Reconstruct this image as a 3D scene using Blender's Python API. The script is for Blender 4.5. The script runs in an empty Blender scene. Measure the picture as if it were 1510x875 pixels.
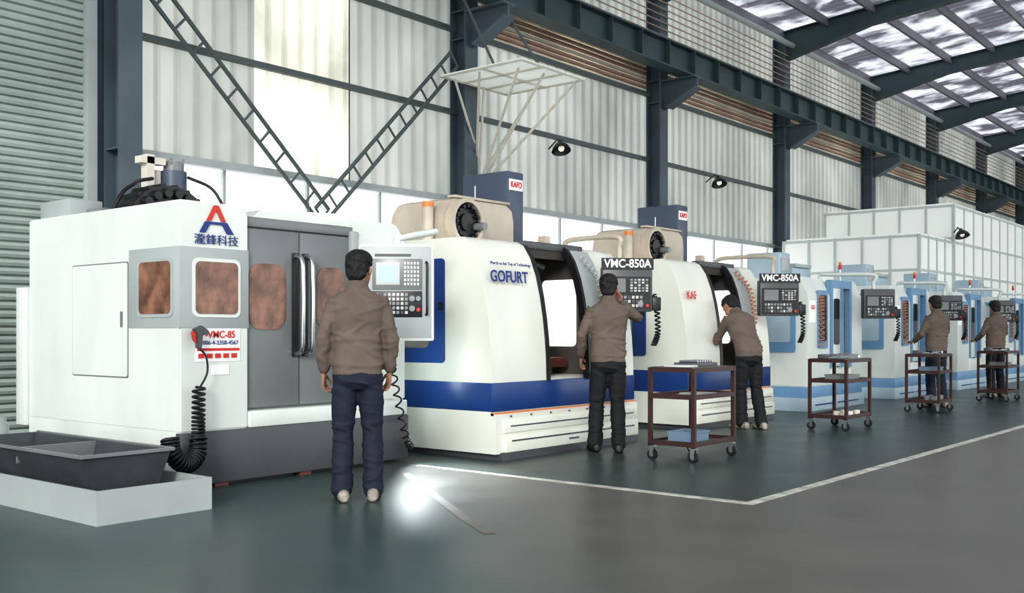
import bpy, bmesh, math, random
from mathutils import Vector, Matrix, noise
random.seed(3)
scene = bpy.context.scene
V = Vector
R = math.radians

# ---------------------------------------------------------------- materials
def mat(name, col, rough=.5, metal=0., bump=0., bscale=20., var=0., vscale=3., emit=0., ecol=None, stretch=(1,1,1), trans=0.):
    m = bpy.data.materials.new(name); m.use_nodes = True
    nt = m.node_tree; N = nt.nodes; L = nt.links
    p = N['Principled BSDF']
    p.inputs['Base Color'].default_value = (*col, 1)
    p.inputs['Roughness'].default_value = rough
    p.inputs['Metallic'].default_value = metal
    if emit:
        p.inputs['Emission Color'].default_value = (*(ecol or col), 1)
        p.inputs['Emission Strength'].default_value = emit
    if var or bump:
        tc = N.new('ShaderNodeTexCoord'); mp = N.new('ShaderNodeMapping'); mp.inputs['Scale'].default_value = stretch
        L.new(tc.outputs['Object'], mp.inputs['Vector'])
    if var:
        n = N.new('ShaderNodeTexNoise'); n.inputs['Scale'].default_value = vscale; n.inputs['Detail'].default_value = 6
        L.new(mp.outputs[0], n.inputs['Vector'])
        r = N.new('ShaderNodeValToRGB')
        r.color_ramp.elements[0].position = .3; r.color_ramp.elements[1].position = .72
        r.color_ramp.elements[0].color = (*[c*(1-var) for c in col], 1)
        r.color_ramp.elements[1].color = (*[min(1, c*(1+var*.6)) for c in col], 1)
        L.new(n.outputs['Fac'], r.inputs[0]); L.new(r.outputs[0], p.inputs['Base Color'])
        if trans:
            t = N.new('ShaderNodeBsdfTranslucent'); L.new(r.outputs[0], t.inputs[0])
            mx = N.new('ShaderNodeMixShader'); mx.inputs[0].default_value = trans
            L.new(p.outputs[0], mx.inputs[1]); L.new(t.outputs[0], mx.inputs[2])
            L.new(mx.outputs[0], N['Material Output'].inputs[0])
    if bump:
        n2 = N.new('ShaderNodeTexNoise'); n2.inputs['Scale'].default_value = bscale; n2.inputs['Detail'].default_value = 4
        L.new(mp.outputs[0], n2.inputs['Vector'])
        b = N.new('ShaderNodeBump'); b.inputs['Strength'].default_value = bump; b.inputs['Distance'].default_value = .02
        L.new(n2.outputs['Fac'], b.inputs['Height']); L.new(b.outputs[0], p.inputs['Normal'])
    return m

M = dict(
 white=mat('painted_white', (.76,.81,.77), .3, var=.08, vscale=2.2, stretch=(1,1,.35)),
 cream=mat('painted_cream', (.80,.82,.74), .3, var=.07, vscale=2, stretch=(1,1,.4)),
 beige=mat('beige_cover', (.55,.49,.40), .45, var=.18),
 lgrey=mat('light_grey_paint', (.42,.46,.46), .4, var=.10, vscale=2),
 mgrey=mat('mid_grey_paint', (.20,.215,.22), .3, var=.14, vscale=2),
 dgrey=mat('dark_grey_paint', (.088,.093,.103), .4, var=.18, vscale=2),
 bin=mat('bin_paint', (.060,.068,.075), .45, var=.3, vscale=4),
 steel=mat('steel_column', (.10,.135,.16), .5, var=.25, vscale=1.2),
 beam=mat('beam_paint', (.055,.09,.10), .5, var=.2, vscale=1.2),
 purlin=mat('purlin_steel', (.20,.19,.22), .5, var=.2, vscale=1.2),
 bright=mat('bright_steel', (.6,.62,.63), .25, 1.),
 girt=mat('girt_steel', (.10,.125,.125), .5),
 black=mat('black_plastic', (.012,.013,.015), .4),
 rubber=mat('rubber', (.01,.01,.012), .5),
 blue=mat('blue_stripe', (.012,.050,.20), .3),
 bluegrey=mat('blue_grey_box', (.075,.10,.15), .4, var=.1),
 lblue=mat('light_blue_paint', (.17,.33,.53), .4, var=.12),
 sblue=mat('pale_blue_paint', (.42,.54,.62), .4, var=.12),
 orange=mat('orange_paint', (.75,.22,.06), .4),
 coilor=mat('hose_orange', (.50,.20,.10), .5),
 red=mat('red_paint', (.6,.03,.02), .4),
 amber=mat('amber_window', (.27,.13,.085), .06, var=.75, vscale=7, stretch=(1,1,.8)),
 darkwin=mat('dark_window', (.03,.035,.04), .1),
 greywin=mat('tinted_window', (.20,.19,.17), .12, var=.4, vscale=3),
 screen=mat('screen', (.35,.45,.6), .2, emit=.5),
 ink=mat('ink_white', (.88,.88,.88), .5, emit=.15),
 bluetxt=mat('blue_ink', (.02,.04,.22), .5),
 redtxt=mat('red_ink', (.65,.04,.03), .5),
 key=mat('keycap', (.28,.30,.32), .5),
 keyw=mat('keycap_light', (.6,.62,.6), .5),
 cart=mat('cart_brown', (.05,.022,.02), .4, var=.2),
 carttop=mat('cart_top', (.26,.30,.29), .5, var=.2),
 crate=mat('crate_blue', (.16,.24,.33), .5),
 lit=mat('window_daylight_glow', (.85,.9,.85), .4, emit=.85),  # emission stands in for daylight through the machine's side window
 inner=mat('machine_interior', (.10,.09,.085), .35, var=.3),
 cast=mat('cast_iron_red', (.16,.05,.04), .4, var=.3),
 louver=mat('louver_brown', (.42,.28,.23), .6, var=.2),
 louverw=mat('louver_pale', (.72,.68,.60), .6, var=.15),
 shutter=mat('shutter_slats', (.44,.51,.48), .45, .1, var=.2, vscale=1.2),
 booth=mat('booth_panel', (.93,.95,.91), .4, var=.04, vscale=1, emit=.12),  # slight emission brightens the panels beyond the light they receive
 boothf=mat('booth_frame', (.60,.65,.63), .4),
 line=mat('floor_line', (.58,.58,.52), .6, var=.5, vscale=6),
 lightedge=mat('floor_light_edge', (.155,.145,.12), .5, var=.3, vscale=5),  # faint edge of light put into a floor colour
 platew=mat('canopy_sheet', (.88,.92,.88), .5, var=.15, vscale=2, emit=.28),  # emission makes the sheet's underside look lit
 brick=mat('plaster_lower', (.45,.47,.45), .8, var=.15),
 jacket=mat('jacket_cloth', (.145,.113,.094), .85, bump=.3, bscale=18, var=.2, vscale=6),
 pants=mat('trouser_cloth', (.011,.017,.034), .8, bump=.3, bscale=16, var=.2),
 pants2=mat('trouser_black', (.010,.011,.014), .8, bump=.3, bscale=16, var=.2),
 skin=mat('skin', (.40,.20,.13), .55),
 hair=mat('hair', (.008,.007,.008), .6, bump=.5, bscale=80),
 shoe=mat('shoe_grey', (.34,.31,.26), .6, var=.5, vscale=25),
 shoeb=mat('shoe_black', (.015,.014,.014), .5),
 eye=mat('eye_white', (.8,.8,.78), .3), lips=mat('lips', (.35,.11,.09), .5),
 lampin=mat('lamp_inner', (.9,.85,.75), .5, emit=.6),
 lampon=mat('added_lamp_glass', (.9,.95,1), .5, emit=1.),
)

def translucent_sheet(name, c0, c1, scale, stretch, tr=.6, pos=(.35,.7), rough=.5, metal=0):
    m = bpy.data.materials.new(name); m.use_nodes = True
    nt = m.node_tree; N = nt.nodes; L = nt.links
    p = N['Principled BSDF']; p.inputs['Roughness'].default_value = rough; p.inputs['Metallic'].default_value = metal
    tc = N.new('ShaderNodeTexCoord'); mp = N.new('ShaderNodeMapping'); mp.inputs['Scale'].default_value = stretch
    n = N.new('ShaderNodeTexNoise'); n.inputs['Scale'].default_value = scale; n.inputs['Detail'].default_value = 5; n.inputs['Distortion'].default_value = .3
    r = N.new('ShaderNodeValToRGB'); r.color_ramp.elements[0].position = pos[0]; r.color_ramp.elements[1].position = pos[1]
    r.color_ramp.elements[0].color = (*c0, 1); r.color_ramp.elements[1].color = (*c1, 1)
    L.new(tc.outputs['Object'], mp.inputs[0]); L.new(mp.outputs[0], n.inputs[0]); L.new(n.outputs['Fac'], r.inputs[0])
    L.new(r.outputs[0], p.inputs['Base Color'])
    t = N.new('ShaderNodeBsdfTranslucent'); L.new(r.outputs[0], t.inputs[0])
    mx = N.new('ShaderNodeMixShader'); mx.inputs[0].default_value = tr
    L.new(p.outputs[0], mx.inputs[1]); L.new(t.outputs[0], mx.inputs[2]); L.new(mx.outputs[0], N['Material Output'].inputs[0])
    return m
M['wall'] = translucent_sheet('wall_sheet', (.34,.355,.335), (.58,.59,.55), .5, (1,1,.5), .40, (.36,.64))
M['wallbright'] = translucent_sheet('wall_sheet_translucent', (.52,.51,.43), (.97,.94,.82), .55, (1,1,.8), .60, (.38,.58))
M['roof'] = translucent_sheet('roof_sheet', (.13,.125,.15), (.92,.93,1.0), 1.0, (1.2,.9,1), .64, (.44,.64), .3, .2)

# ---------------------------------------------------------------- helpers
def link(o, g=None):
    scene.collection.objects.link(o)
    if g is not None: o.parent = g.e
    return o
class G:
    def __init__(s, name, loc=(0,0,0), rz=0, parent=None):
        s.e = bpy.data.objects.new(name, None); s.e.empty_display_size = .2
        scene.collection.objects.link(s.e); s.e.location = loc; s.e.rotation_euler = (0,0,rz)
        if parent: s.e.parent = parent.e
def from_bm(bm, name, mats, g=None, smooth=None, center=True):
    me = bpy.data.meshes.new(name)
    c = V((0,0,0))
    if center and bm.verts:
        xs=[v.co for v in bm.verts]
        c = V([ (min(p[i] for p in xs)+max(p[i] for p in xs))/2 for i in range(3)])
        for v in bm.verts: v.co -= c
    bm.normal_update()
    bm.to_mesh(me); bm.free()
    for m in (mats if isinstance(mats,(list,tuple)) else [mats]): me.materials.append(m)
    if smooth is not None:
        for p in me.polygons: p.use_smooth = True
        me.set_sharp_from_angle(angle=R(smooth))
    o = bpy.data.objects.new(name, me); o.location = c
    return link(o, g)
def bm_box(bm, a, b, mi=0):
    x0,y0,z0=a; x1,y1,z1=b
    vs=[bm.verts.new(p) for p in [(x0,y0,z0),(x1,y0,z0),(x1,y1,z0),(x0,y1,z0),(x0,y0,z1),(x1,y0,z1),(x1,y1,z1),(x0,y1,z1)]]
    for f in [(0,3,2,1),(4,5,6,7),(0,1,5,4),(1,2,6,5),(2,3,7,6),(3,0,4,7)]:
        fc=bm.faces.new([vs[i] for i in f]); fc.material_index=mi
    return vs
def box(g, name, a, b, m, bev=0., seg=2):
    bm=bmesh.new(); a2=[min(a[i],b[i]) for i in range(3)]; b2=[max(a[i],b[i]) for i in range(3)]
    bm_box(bm,a2,b2)
    if bev: bmesh.ops.bevel(bm, geom=bm.edges[:], offset=bev, segments=seg, affect='EDGES', profile=.5)
    return from_bm(bm,name,m,g, 40 if bev else None)
def boxes(g, name, lst, m):
    bm=bmesh.new()
    for t in lst:
        a,b=t[0],t[1]; mi=t[2] if len(t)>2 else 0
        bm_box(bm,[min(a[i],b[i]) for i in range(3)],[max(a[i],b[i]) for i in range(3)],mi)
    return from_bm(bm,name,m,g)
def prism(g, name, prof, x0, x1, m, bev=0., axis='x', smooth=35):
    bm=bmesh.new()
    def P(x,a,b): return (x,a,b) if axis=='x' else ((a,x,b) if axis=='y' else (a,b,x))
    A=[bm.verts.new(P(x0,*p)) for p in prof]; B=[bm.verts.new(P(x1,*p)) for p in prof]
    n=len(prof)
    bm.faces.new(A); bm.faces.new(B[::-1])
    for i in range(n): bm.faces.new([A[i],B[i],B[(i+1)%n],A[(i+1)%n]])
    bmesh.ops.recalc_face_normals(bm, faces=bm.faces[:])
    if bev: bmesh.ops.bevel(bm, geom=bm.edges[:], offset=bev, segments=2, affect='EDGES')
    return from_bm(bm,name,m,g,smooth)
def bm_cyl(bm, p, q, r, n=16, r2=None, mi=0):
    p=V(p); q=V(q); r2=r if r2 is None else r2
    t=(q-p).normalized(); a=t.orthogonal().normalized(); b=t.cross(a)
    A=[];B=[]
    for i in range(n):
        th=2*math.pi*i/n; d=a*math.cos(th)+b*math.sin(th)
        A.append(bm.verts.new(p+d*r)); B.append(bm.verts.new(q+d*r2))
    fs=[bm.faces.new(A[::-1]),bm.faces.new(B)]
    for i in range(n): fs.append(bm.faces.new([A[i],A[(i+1)%n],B[(i+1)%n],B[i]]))
    for f in fs: f.material_index=mi
def cyl(g, name, p, q, r, m, n=20, r2=None):
    bm=bmesh.new(); bm_cyl(bm,p,q,r,n,r2); return from_bm(bm,name,m,g,40)
def cyls(g, name, lst, m, n=12):
    bm=bmesh.new()
    for t in lst: bm_cyl(bm,t[0],t[1],t[2],n,t[3] if len(t)>3 else None)
    return from_bm(bm,name,m,g,40)
def annulus(g,name,c,r0,r1,d,m,n=32):
    bm=bmesh.new(); c=V(c); rows=[]
    for r,y in ((r0,0),(r1,0),(r1,d),(r0,d)):
        rows.append([bm.verts.new(c+V((r*math.cos(2*math.pi*i/n),y,r*math.sin(2*math.pi*i/n)))) for i in range(n)])
    for k in range(4):
        a=rows[k]; b=rows[(k+1)%4]
        for i in range(n): bm.faces.new([a[i],a[(i+1)%n],b[(i+1)%n],b[i]])
    bmesh.ops.recalc_face_normals(bm, faces=bm.faces[:])
    return from_bm(bm,name,m,g,40)
def tube(g, name, pts, r, m, cyc=False):
    cu=bpy.data.curves.new(name,'CURVE'); cu.dimensions='3D'; cu.bevel_depth=r; cu.bevel_resolution=2
    sp=cu.splines.new('POLY'); sp.points.add(len(pts)-1)
    for i,p in enumerate(pts): sp.points[i].co=(*p,1)
    sp.use_cyclic_u=cyc
    sp.use_smooth=True
    cu.materials.append(m); cu.use_fill_caps=True
    return link(bpy.data.objects.new(name,cu),g)
def catmull(P, k=12):
    P=[V(p) for p in P]; out=[]
    Q=[P[0]*2-P[1]]+P+[P[-1]*2-P[-2]]
    for i in range(1,len(Q)-2):
        for j in range(k):
            t=j/k; a,b,c,d=Q[i-1],Q[i],Q[i+1],Q[i+2]
            out.append(.5*((2*b)+(-a+c)*t+(2*a-5*b+4*c-d)*t*t+(-a+3*b-3*c+d)*t**3))
    out.append(P[-1]); return out
def coil(g, name, path, rad, turns, r, m, k=12):
    pts=catmull(path, 40); n=len(pts); out=[]
    steps=int(turns*k); side=V((0,1,0))
    for i in range(steps+1):
        f=i/steps*(n-1); a=int(min(f,n-2)); u=f-a
        p=pts[a].lerp(pts[a+1],u); t=(pts[a+1]-pts[a]).normalized()
        s=(side-t*side.dot(t)).normalized(); w=t.cross(s)
        th=2*math.pi*i/k
        out.append(p+(s*math.cos(th)+w*math.sin(th))*rad)
    return tube(g,name,out,r,m)
def text(g, name, body, loc, size, m, rot=(90,0,0), ext=.002, bold=0., sx=1.):
    cu=bpy.data.curves.new(name,'FONT'); cu.body=body; cu.size=size; cu.extrude=ext; cu.offset=bold
    cu.resolution_u=4
    cu.align_x='CENTER'; cu.align_y='CENTER'; cu.materials.append(m)
    o=bpy.data.objects.new(name,cu); o.location=loc; o.rotation_euler=[R(a) for a in rot]; o.scale=(sx,1,1)
    return link(o,g)
def rrect(w,h,r,n=5):
    pts=[]
    for cx,cy,a0 in [(w/2-r,h/2-r,0),(-w/2+r,h/2-r,90),(-w/2+r,-h/2+r,180),(w/2-r,-h/2+r,270)]:
        for i in range(n+1):
            a=R(a0+90*i/n); pts.append((cx+r*math.cos(a),cy+r*math.sin(a)))
    return pts
def rpanel(g,name,c,w,h,r,d,m,face='y',bev=0):
    P=rrect(w,h,r)
    if face=='y': return prism(g,name,[(c[0]+a,c[2]+b) for a,b in P],c[1],c[1]+d,m,axis='y',smooth=30)
    return prism(g,name,[(c[1]+a,c[2]+b) for a,b in P],c[0],c[0]+d,m,axis='x',smooth=30)

# ---------------------------------------------------------------- people
def ringloft(bm, rings, n=22, ex=2.0):
    RR=[]
    for c,s,f,rx,ry in rings:
        row=[]
        for i in range(n):
            th=2*math.pi*i/n; ct,st=math.cos(th),math.sin(th)
            a=math.copysign(abs(ct)**(2/ex),ct)*rx; b=math.copysign(abs(st)**(2/ex),st)*ry
            row.append(bm.verts.new(c+s*a+f*b))
        RR.append(row)
    for a,b in zip(RR,RR[1:]):
        for i in range(n): bm.faces.new([a[i],a[(i+1)%n],b[(i+1)%n],b[i]])
    bm.faces.new(RR[0][::-1]); bm.faces.new(RR[-1])
def chain(bm, pts, rads, n=14, side=V((1,0,0)), flat=1.):
    pts=[V(p) for p in pts]; rings=[]
    m=len(pts)
    for i in range(m):
        t=((pts[min(i+1,m-1)]-pts[max(i-1,0)])).normalized()
        s=(side-t*side.dot(t))
        if s.length<1e-3: s=t.orthogonal()
        s.normalize(); f=t.cross(s)
        r=rads[i]
        if i==0: rings.append((pts[i]-t*r*.6,s,f,r*.55,r*.55*flat))
        rings.append((pts[i],s,f,r,r*flat))
        if i==m-1: rings.append((pts[i]+t*r*.6,s,f,r*.55,r*.55*flat))
    ringloft(bm,rings,n)
def blob(bm,c,rx,ry,rz,seg=12):
    r=bmesh.ops.create_uvsphere(bm,u_segments=seg,v_segments=seg//2+2,radius=1)
    for v in r['verts']: v.co=V((v.co.x*rx,v.co.y*ry,v.co.z*rz))+V(c)
def finish(bm,voxel,smooth,mi,amp=0,sc=8,zst=1.,fold=0,foci=()):
    bmesh.ops.recalc_face_normals(bm,faces=bm.faces[:])
    me=bpy.data.meshes.new('tmp'); bm.to_mesh(me); bm.free()
    if voxel:
        o=bpy.data.objects.new('tmp',me); scene.collection.objects.link(o)
        r=o.modifiers.new('r','REMESH'); r.mode='VOXEL'; r.voxel_size=voxel
        if smooth: s=o.modifiers.new('s','SMOOTH'); s.factor=.5; s.iterations=smooth
        dg=bpy.context.evaluated_depsgraph_get()
        out=bpy.data.meshes.new_from_object(o.evaluated_get(dg))
        bpy.data.objects.remove(o)
    else: out=me
    if amp:
        new=[]
        for v in out.vertices:
            c=v.co; nr=v.normal
            d=amp*noise.noise(V((c.x*sc,c.y*sc,c.z*sc*zst)))
            if fold:
                k=.35
                for fz,fw in foci: k+=1.0*math.exp(-((c.z-fz)/fw)**2)
                h=abs(noise.noise(V((c.x*4+c.z*3,c.y*4+c.x*3,c.z*13))))
                d+=fold*k*(.4-min(1,h*4.5))
            new.append(c+nr*d*max(0,1-abs(nr.z)**2))
        for v,c in zip(out.vertices,new): v.co=c
    for p in out.polygons: p.material_index=mi; p.use_smooth=True
    return out

def hand(bm,w,d,n,thumb,curl=25):
    w=V(w); d=V(d).normalized(); n=V(n); n=(n-d*n.dot(d)).normalized(); t=V(thumb); t=(t-d*t.dot(d)-n*t.dot(n)).normalized()
    ringloft(bm,[(w-d*.03,t,n,.024,.018),(w,t,n,.027,.018),(w+d*.03,t,n,.036,.017),(w+d*.065,t,n,.042,.015),(w+d*.09,t,n,.040,.012)],16)
    for off,Ln in ((.031,.068),(.0105,.078),(-.0105,.072),(-.031,.056)):
        p=w+d*.083+t*off; a=R(curl*.4); pts=[p-d*.015]
        for f in (.45,.32,.25):
            pts.append(pts[-1]+(d*math.cos(a)+n*math.sin(a)+t*off*1.5)*Ln*f*1.15); a+=R(curl)
        chain(bm,pts,[.009,.0088,.0082,.0068],8,side=t)
    p=w+d*.022+t*.026
    chain(bm,[p,p+(t*.8+d*.6+n*.2)*.03,p+(t*.5+d*.85+n*.4)*.058,p+(t*.45+d*1.0+n*.5)*.078],[.012,.0105,.0095,.0075],8,side=d)

def man(loc,yaw,lean=0,side_lean=0,hyaw=0,hpitch=0,arms=None,feet=None,pants='pants',shoe='shoe',sc=1.):
    P=V((0,0,.92))
    Rt=Matrix.Rotation(R(-lean),3,'X')@Matrix.Rotation(R(side_lean),3,'Y')
    T=lambda v: Rt@(V(v)-P)+P
    Nk=V((0,-.01,1.46))
    Rh=Matrix.Rotation(R(hyaw),3,'Z')@Matrix.Rotation(R(-hpitch),3,'X')
    hk=1.06
    def H(v):
        v=V(v)-Nk; v=V((v.x*hk,v.y*hk,v.z*1.02))
        return T(Rh@v+Nk)
    parts=[]
    sx=V((1,0,0)); 
    bm=bmesh.new(); rings=[]
    spec=[(.855,0,.156,.106),(.862,0,.168,.118),(.885,0,.172,.124),(.91,0,.168,.120),(.935,0,.178,.128),(.99,-.0,.180,.130),(1.06,-.003,.174,.125),(1.15,-.006,.176,.122),(1.25,-.01,.188,.126),(1.33,-.015,.197,.124),(1.385,-.018,.186,.110),(1.42,-.018,.148,.092),(1.445,-.015,.095,.076),(1.47,-.012,.074,.070),(1.50,-.008,.068,.068)]
    for z,y,rx,ry in spec:
        k=min(1,max(0,(z-.9)/.2))
        c=V((0,y,z)); c2=T(c); c=c.lerp(c2,k)
        s=sx.lerp(Rt@sx,k).normalized(); f=V((0,1,0)).lerp(Rt@V((0,1,0)),k).normalized()
        rings.append((c,s,f,rx,ry))
    ringloft(bm,rings,28,2.3)
    arms=arms or {}
    hands=bmesh.new()
    for sgn,key in ((-1,'L'),(1,'R')):
        a=arms.get(key,dict(el=(.230,-.045,1.125),wr=(.220,.05,.885)))
        S=T((sgn*.162,-.012,1.374)); E=V((sgn*a['el'][0],a['el'][1],a['el'][2])); Wp=V((sgn*a['wr'][0],a['wr'][1],a['wr'][2]))
        S0=T((sgn*.10,-.012,1.368))
        d=(Wp-E).normalized()
        chain(bm,[S0,S,S.lerp(E,.3),S.lerp(E,.65),E,E.lerp(Wp,.35),E.lerp(Wp,.75),Wp-d*.04,Wp-d*.01],[.058,.063,.059,.054,.052,.050,.046,.044,.036],16)
        hd=V(a.get('hd',(d+V((0,.15,-.2))))); hd=V((hd.x*(1 if 'hd' not in a else sgn),hd.y,hd.z))
        pn=V(a.get('pn',(-1,-.25,0))); pn=V((pn.x*sgn,pn.y,pn.z)); th=V(a.get('th',(0,1,0))); th=V((th.x*sgn,th.y,th.z))
        hand(hands,Wp+d*.012,hd,pn,th,a.get('curl',28))
    parts.append(finish(bm,.0095,3,0,.008,8,.8,.009,((1.0,.07),(1.14,.08),(1.36,.07))))
    bm=bmesh.new()
    ringloft(bm,[(H((0,-.012,1.455)),Rt@sx,Rt@V((0,1,0)),.076,.076),(H((0,-.014,1.485)),Rt@sx,Rt@V((0,1,0)),.072,.073),(H((0,-.016,1.515)),Rt@sx,Rt@V((0,1,0)),.067,.067)],24)
    parts.append(finish(bm,.007,2,0))
    bm=bmesh.new()
    ringloft(bm,[(V((0,0,.99)),sx,V((0,1,0)),.150,.108),(V((0,0,.93)),sx,V((0,1,0)),.156,.112),(V((0,-.005,.87)),sx,V((0,1,0)),.164,.120),(V((0,-.005,.81)),sx,V((0,1,0)),.165,.120),(V((0,0,.765)),sx,V((0,1,0)),.13,.09)],24,2.3)
    feet=feet or dict(L=dict(kn=(.10,.02,.47),an=(.108,-.02,.09)),R=dict(kn=(.10,.02,.47),an=(.108,-.02,.09)))
    sb=bmesh.new()
    for sgn,key in ((-1,'L'),(1,'R')):
        f=feet[key]; Hp=V((sgn*.085,0,.86)); K=V((sgn*f['kn'][0],f['kn'][1],f['kn'][2])); A=V((sgn*f['an'][0],f['an'][1],f['an'][2]))
        dn=(A-K).normalized()
        chain(bm,[Hp,Hp.lerp(K,.3),Hp.lerp(K,.65),K,K.lerp(A,.3),K.lerp(A,.7),A.lerp(K,.08),A+dn*.03],[.094,.093,.084,.077,.076,.074,.076,.074],18)
        tw=R(f.get('toe',8))*sgn
        fd=V((math.sin(tw),math.cos(tw),0)); fs=V((fd.y,-fd.x,0)); up=V((0,0,1))
        g0=V((A.x,A.y,0))
        ringloft(sb,[(g0-fd*.105+up*.035,fs,up,.02,.022),(g0-fd*.095+up*.042,fs,up,.036,.041),(g0-fd*.03+up*.052,fs,up,.042,.052),(g0+fd*.03+up*.048,fs,up,.044,.048),(g0+fd*.09+up*.037,fs,up,.050,.037),(g0+fd*.15+up*.029,fs,up,.048,.029),(g0+fd*.19+up*.024,fs,up,.035,.022),(g0+fd*.205+up*.02,fs,up,.015,.012)],18,2.3)
    parts.append(finish(bm,.010,3,1,.008,8,.5,.009,((.18,.10),(.48,.08),(.78,.07))))
    parts.append(finish(sb,.008,1,3))
    bm=bmesh.new(); Rw=Rt@Rh
    hs=[(1.470,.052,.020,.022),(1.480,.050,.036,.038),(1.50,.040,.050,.057),(1.53,.024,.061,.078),(1.56,.014,.068,.089),(1.60,.006,.073,.096),(1.64,.002,.074,.097),(1.67,-.002,.068,.088),(1.695,-.004,.052,.066),(1.708,-.004,.028,.036)]
    ringloft(bm,[(H((0,y,z)),Rw@sx,Rw@V((0,1,0)),rx*hk,ry*hk) for z,y,rx,ry in hs],24,2.1)
    ringloft(bm,[(T((0,-.02,1.40)),Rt@sx,Rt@V((0,1,0)),.056,.056),(H((0,-.018,1.47)),Rw@sx,Rw@V((0,1,0)),.053,.055),(H((0,-.012,1.55)),Rw@sx,Rw@V((0,1,0)),.052,.055)],18)
    for sg in (-1,1):
        b2=bmesh.new(); blob(b2,(sg*.079,.0,1.585),.010,.018,.031)
        me=bpy.data.meshes.new('t'); 
        for v in b2.verts: v.co=H(v.co)
        b2.to_mesh(me); b2.free(); bm.from_mesh(me)
    chain(bm,[H((0,.096,1.615)),H((0,.110,1.585)),H((0,.118,1.563))],[.007,.010,.013],10)
    chain(bm,[H((-.018,.098,1.527)),H((0,.102,1.528)),H((.018,.098,1.527))],[.005,.008,.005],8)
    parts.append(finish(bm,.006,3,2))
    bm=bmesh.new()
    for s in (-1,1): blob(bm,(s*.031,.083,1.60),.013,.013,.009)
    for v in bm.verts: v.co=H(v.co)
    parts.append(finish(bm,0,0,5))
    bm=bmesh.new()
    for s in (-1,1):
        blob(bm,(s*.031,.0945,1.60),.0055,.004,.0055); blob(bm,(s*.031,.094,1.618),.017,.006,.0035)
    for v in bm.verts: v.co=H(v.co)
    parts.append(finish(bm,0,0,4))
    bm=bmesh.new(); blob(bm,(0,.106,1.527),.022,.005,.005)
    for v in bm.verts: v.co=H(v.co)
    parts.append(finish(bm,0,0,6))
    bm=bmesh.new()
    hr=[(1.508,-.055,.040,.018),(1.525,-.052,.056,.038),(1.555,-.042,.070,.056),(1.59,-.030,.079,.074),(1.625,-.016,.085,.092),(1.655,-.006,.086,.104),(1.685,-.003,.078,.096),(1.71,-.003,.060,.074),(1.725,-.004,.030,.040)]
    ringloft(bm,[(H((0,y,z)),Rw@sx,Rw@V((0,1,0)),rx*hk,ry*hk) for z,y,rx,ry in hr],26,2.1)
    parts.append(finish(bm,.007,2,4,.012,28))
    parts.append(finish(hands,.0038,2,2))
    fb=bmesh.new()
    for me in parts: fb.from_mesh(me)
    me=bpy.data.meshes.new('operator'); fb.to_mesh(me); fb.free()
    for k in ('jacket',pants,'skin',shoe,'hair','eye','lips'): me.materials.append(M[k])
    o=bpy.data.objects.new('machine_operator',me); o.location=loc; o.rotation_euler=(0,0,R(yaw-90)); o.scale=(sc,)*3
    return o
PEOPLE=[
man((4.83,5.33,0),50,hyaw=-24,hpitch=4,arms=dict(L=dict(el=(.233,-.045,1.125),wr=(.230,.04,.885)))),
man((8.34,5.62,0),42,hyaw=-14,hpitch=2,
    arms=dict(R=dict(el=(.31,.12,1.30),wr=(.17,.28,1.46),hd=(-.35,.35,.85),pn=(-.7,-.3,0),th=(-.3,-1,0),curl=20),
              L=dict(el=(.26,-.03,1.13),wr=(.25,.12,.92))),
    feet=dict(L=dict(kn=(.11,.03,.47),an=(.13,-.0,.09)),R=dict(kn=(.09,.0,.47),an=(.09,-.08,.09))),pants='pants2',shoe='shoeb'),
man((11.38,5.64,0),62,lean=30,hyaw=10,hpitch=14,
    arms=dict(R=dict(el=(.21,.40,1.06),wr=(.17,.56,1.22),hd=(-.1,1,.1),pn=(0,0,-1),th=(-1,0,0)),
              L=dict(el=(.21,.38,1.04),wr=(.15,.53,1.17),hd=(-.1,1,.1),pn=(0,0,-1),th=(-1,0,0))),
    feet=dict(L=dict(kn=(.09,.05,.47),an=(.09,.02,.09)),R=dict(kn=(.09,-.02,.47),an=(.09,-.12,.09))),pants='pants2'),
man((16.42,5.0,0),58,hyaw=-10,hpitch=12,
    arms=dict(R=dict(el=(.30,.12,1.16),wr=(.36,.36,1.24),hd=(.2,1,.1),pn=(0,0,-1),th=(-1,0,0)),
              L=dict(el=(.25,.03,1.13),wr=(.2,.26,1.02),hd=(-.2,1,0),pn=(0,0,-1),th=(-1,0,0)))),
man((19.6,4.95,0),55,hyaw=-10,hpitch=12,pants='pants2',
    arms=dict(R=dict(el=(.28,.08,1.14),wr=(.30,.32,1.14),hd=(0,1,.1),pn=(0,0,-1),th=(-1,0,0)),
              L=dict(el=(.25,.03,1.13),wr=(.2,.26,1.02),hd=(-.2,1,0),pn=(0,0,-1),th=(-1,0,0)))),
]
for o in PEOPLE: scene.collection.objects.link(o)

# ---------------------------------------------------------------- room
WY=11.5; X0=-6.; X1=54.
fl=bpy.data.materials.new('floor_paint'); fl.use_nodes=True
nt=fl.node_tree; N=nt.nodes; L=nt.links; p=N['Principled BSDF']; p.inputs['Roughness'].default_value=.34
p.inputs['Specular IOR Level'].default_value=.35
tc=N.new('ShaderNodeTexCoord')
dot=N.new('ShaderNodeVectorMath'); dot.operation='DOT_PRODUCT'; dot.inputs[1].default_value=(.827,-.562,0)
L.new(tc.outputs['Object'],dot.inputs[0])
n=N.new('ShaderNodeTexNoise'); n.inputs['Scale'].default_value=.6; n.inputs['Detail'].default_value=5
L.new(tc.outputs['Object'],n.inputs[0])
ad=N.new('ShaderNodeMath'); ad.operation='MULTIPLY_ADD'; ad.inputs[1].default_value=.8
L.new(n.outputs['Fac'],ad.inputs[0]); L.new(dot.outputs['Value'],ad.inputs[2])
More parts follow.
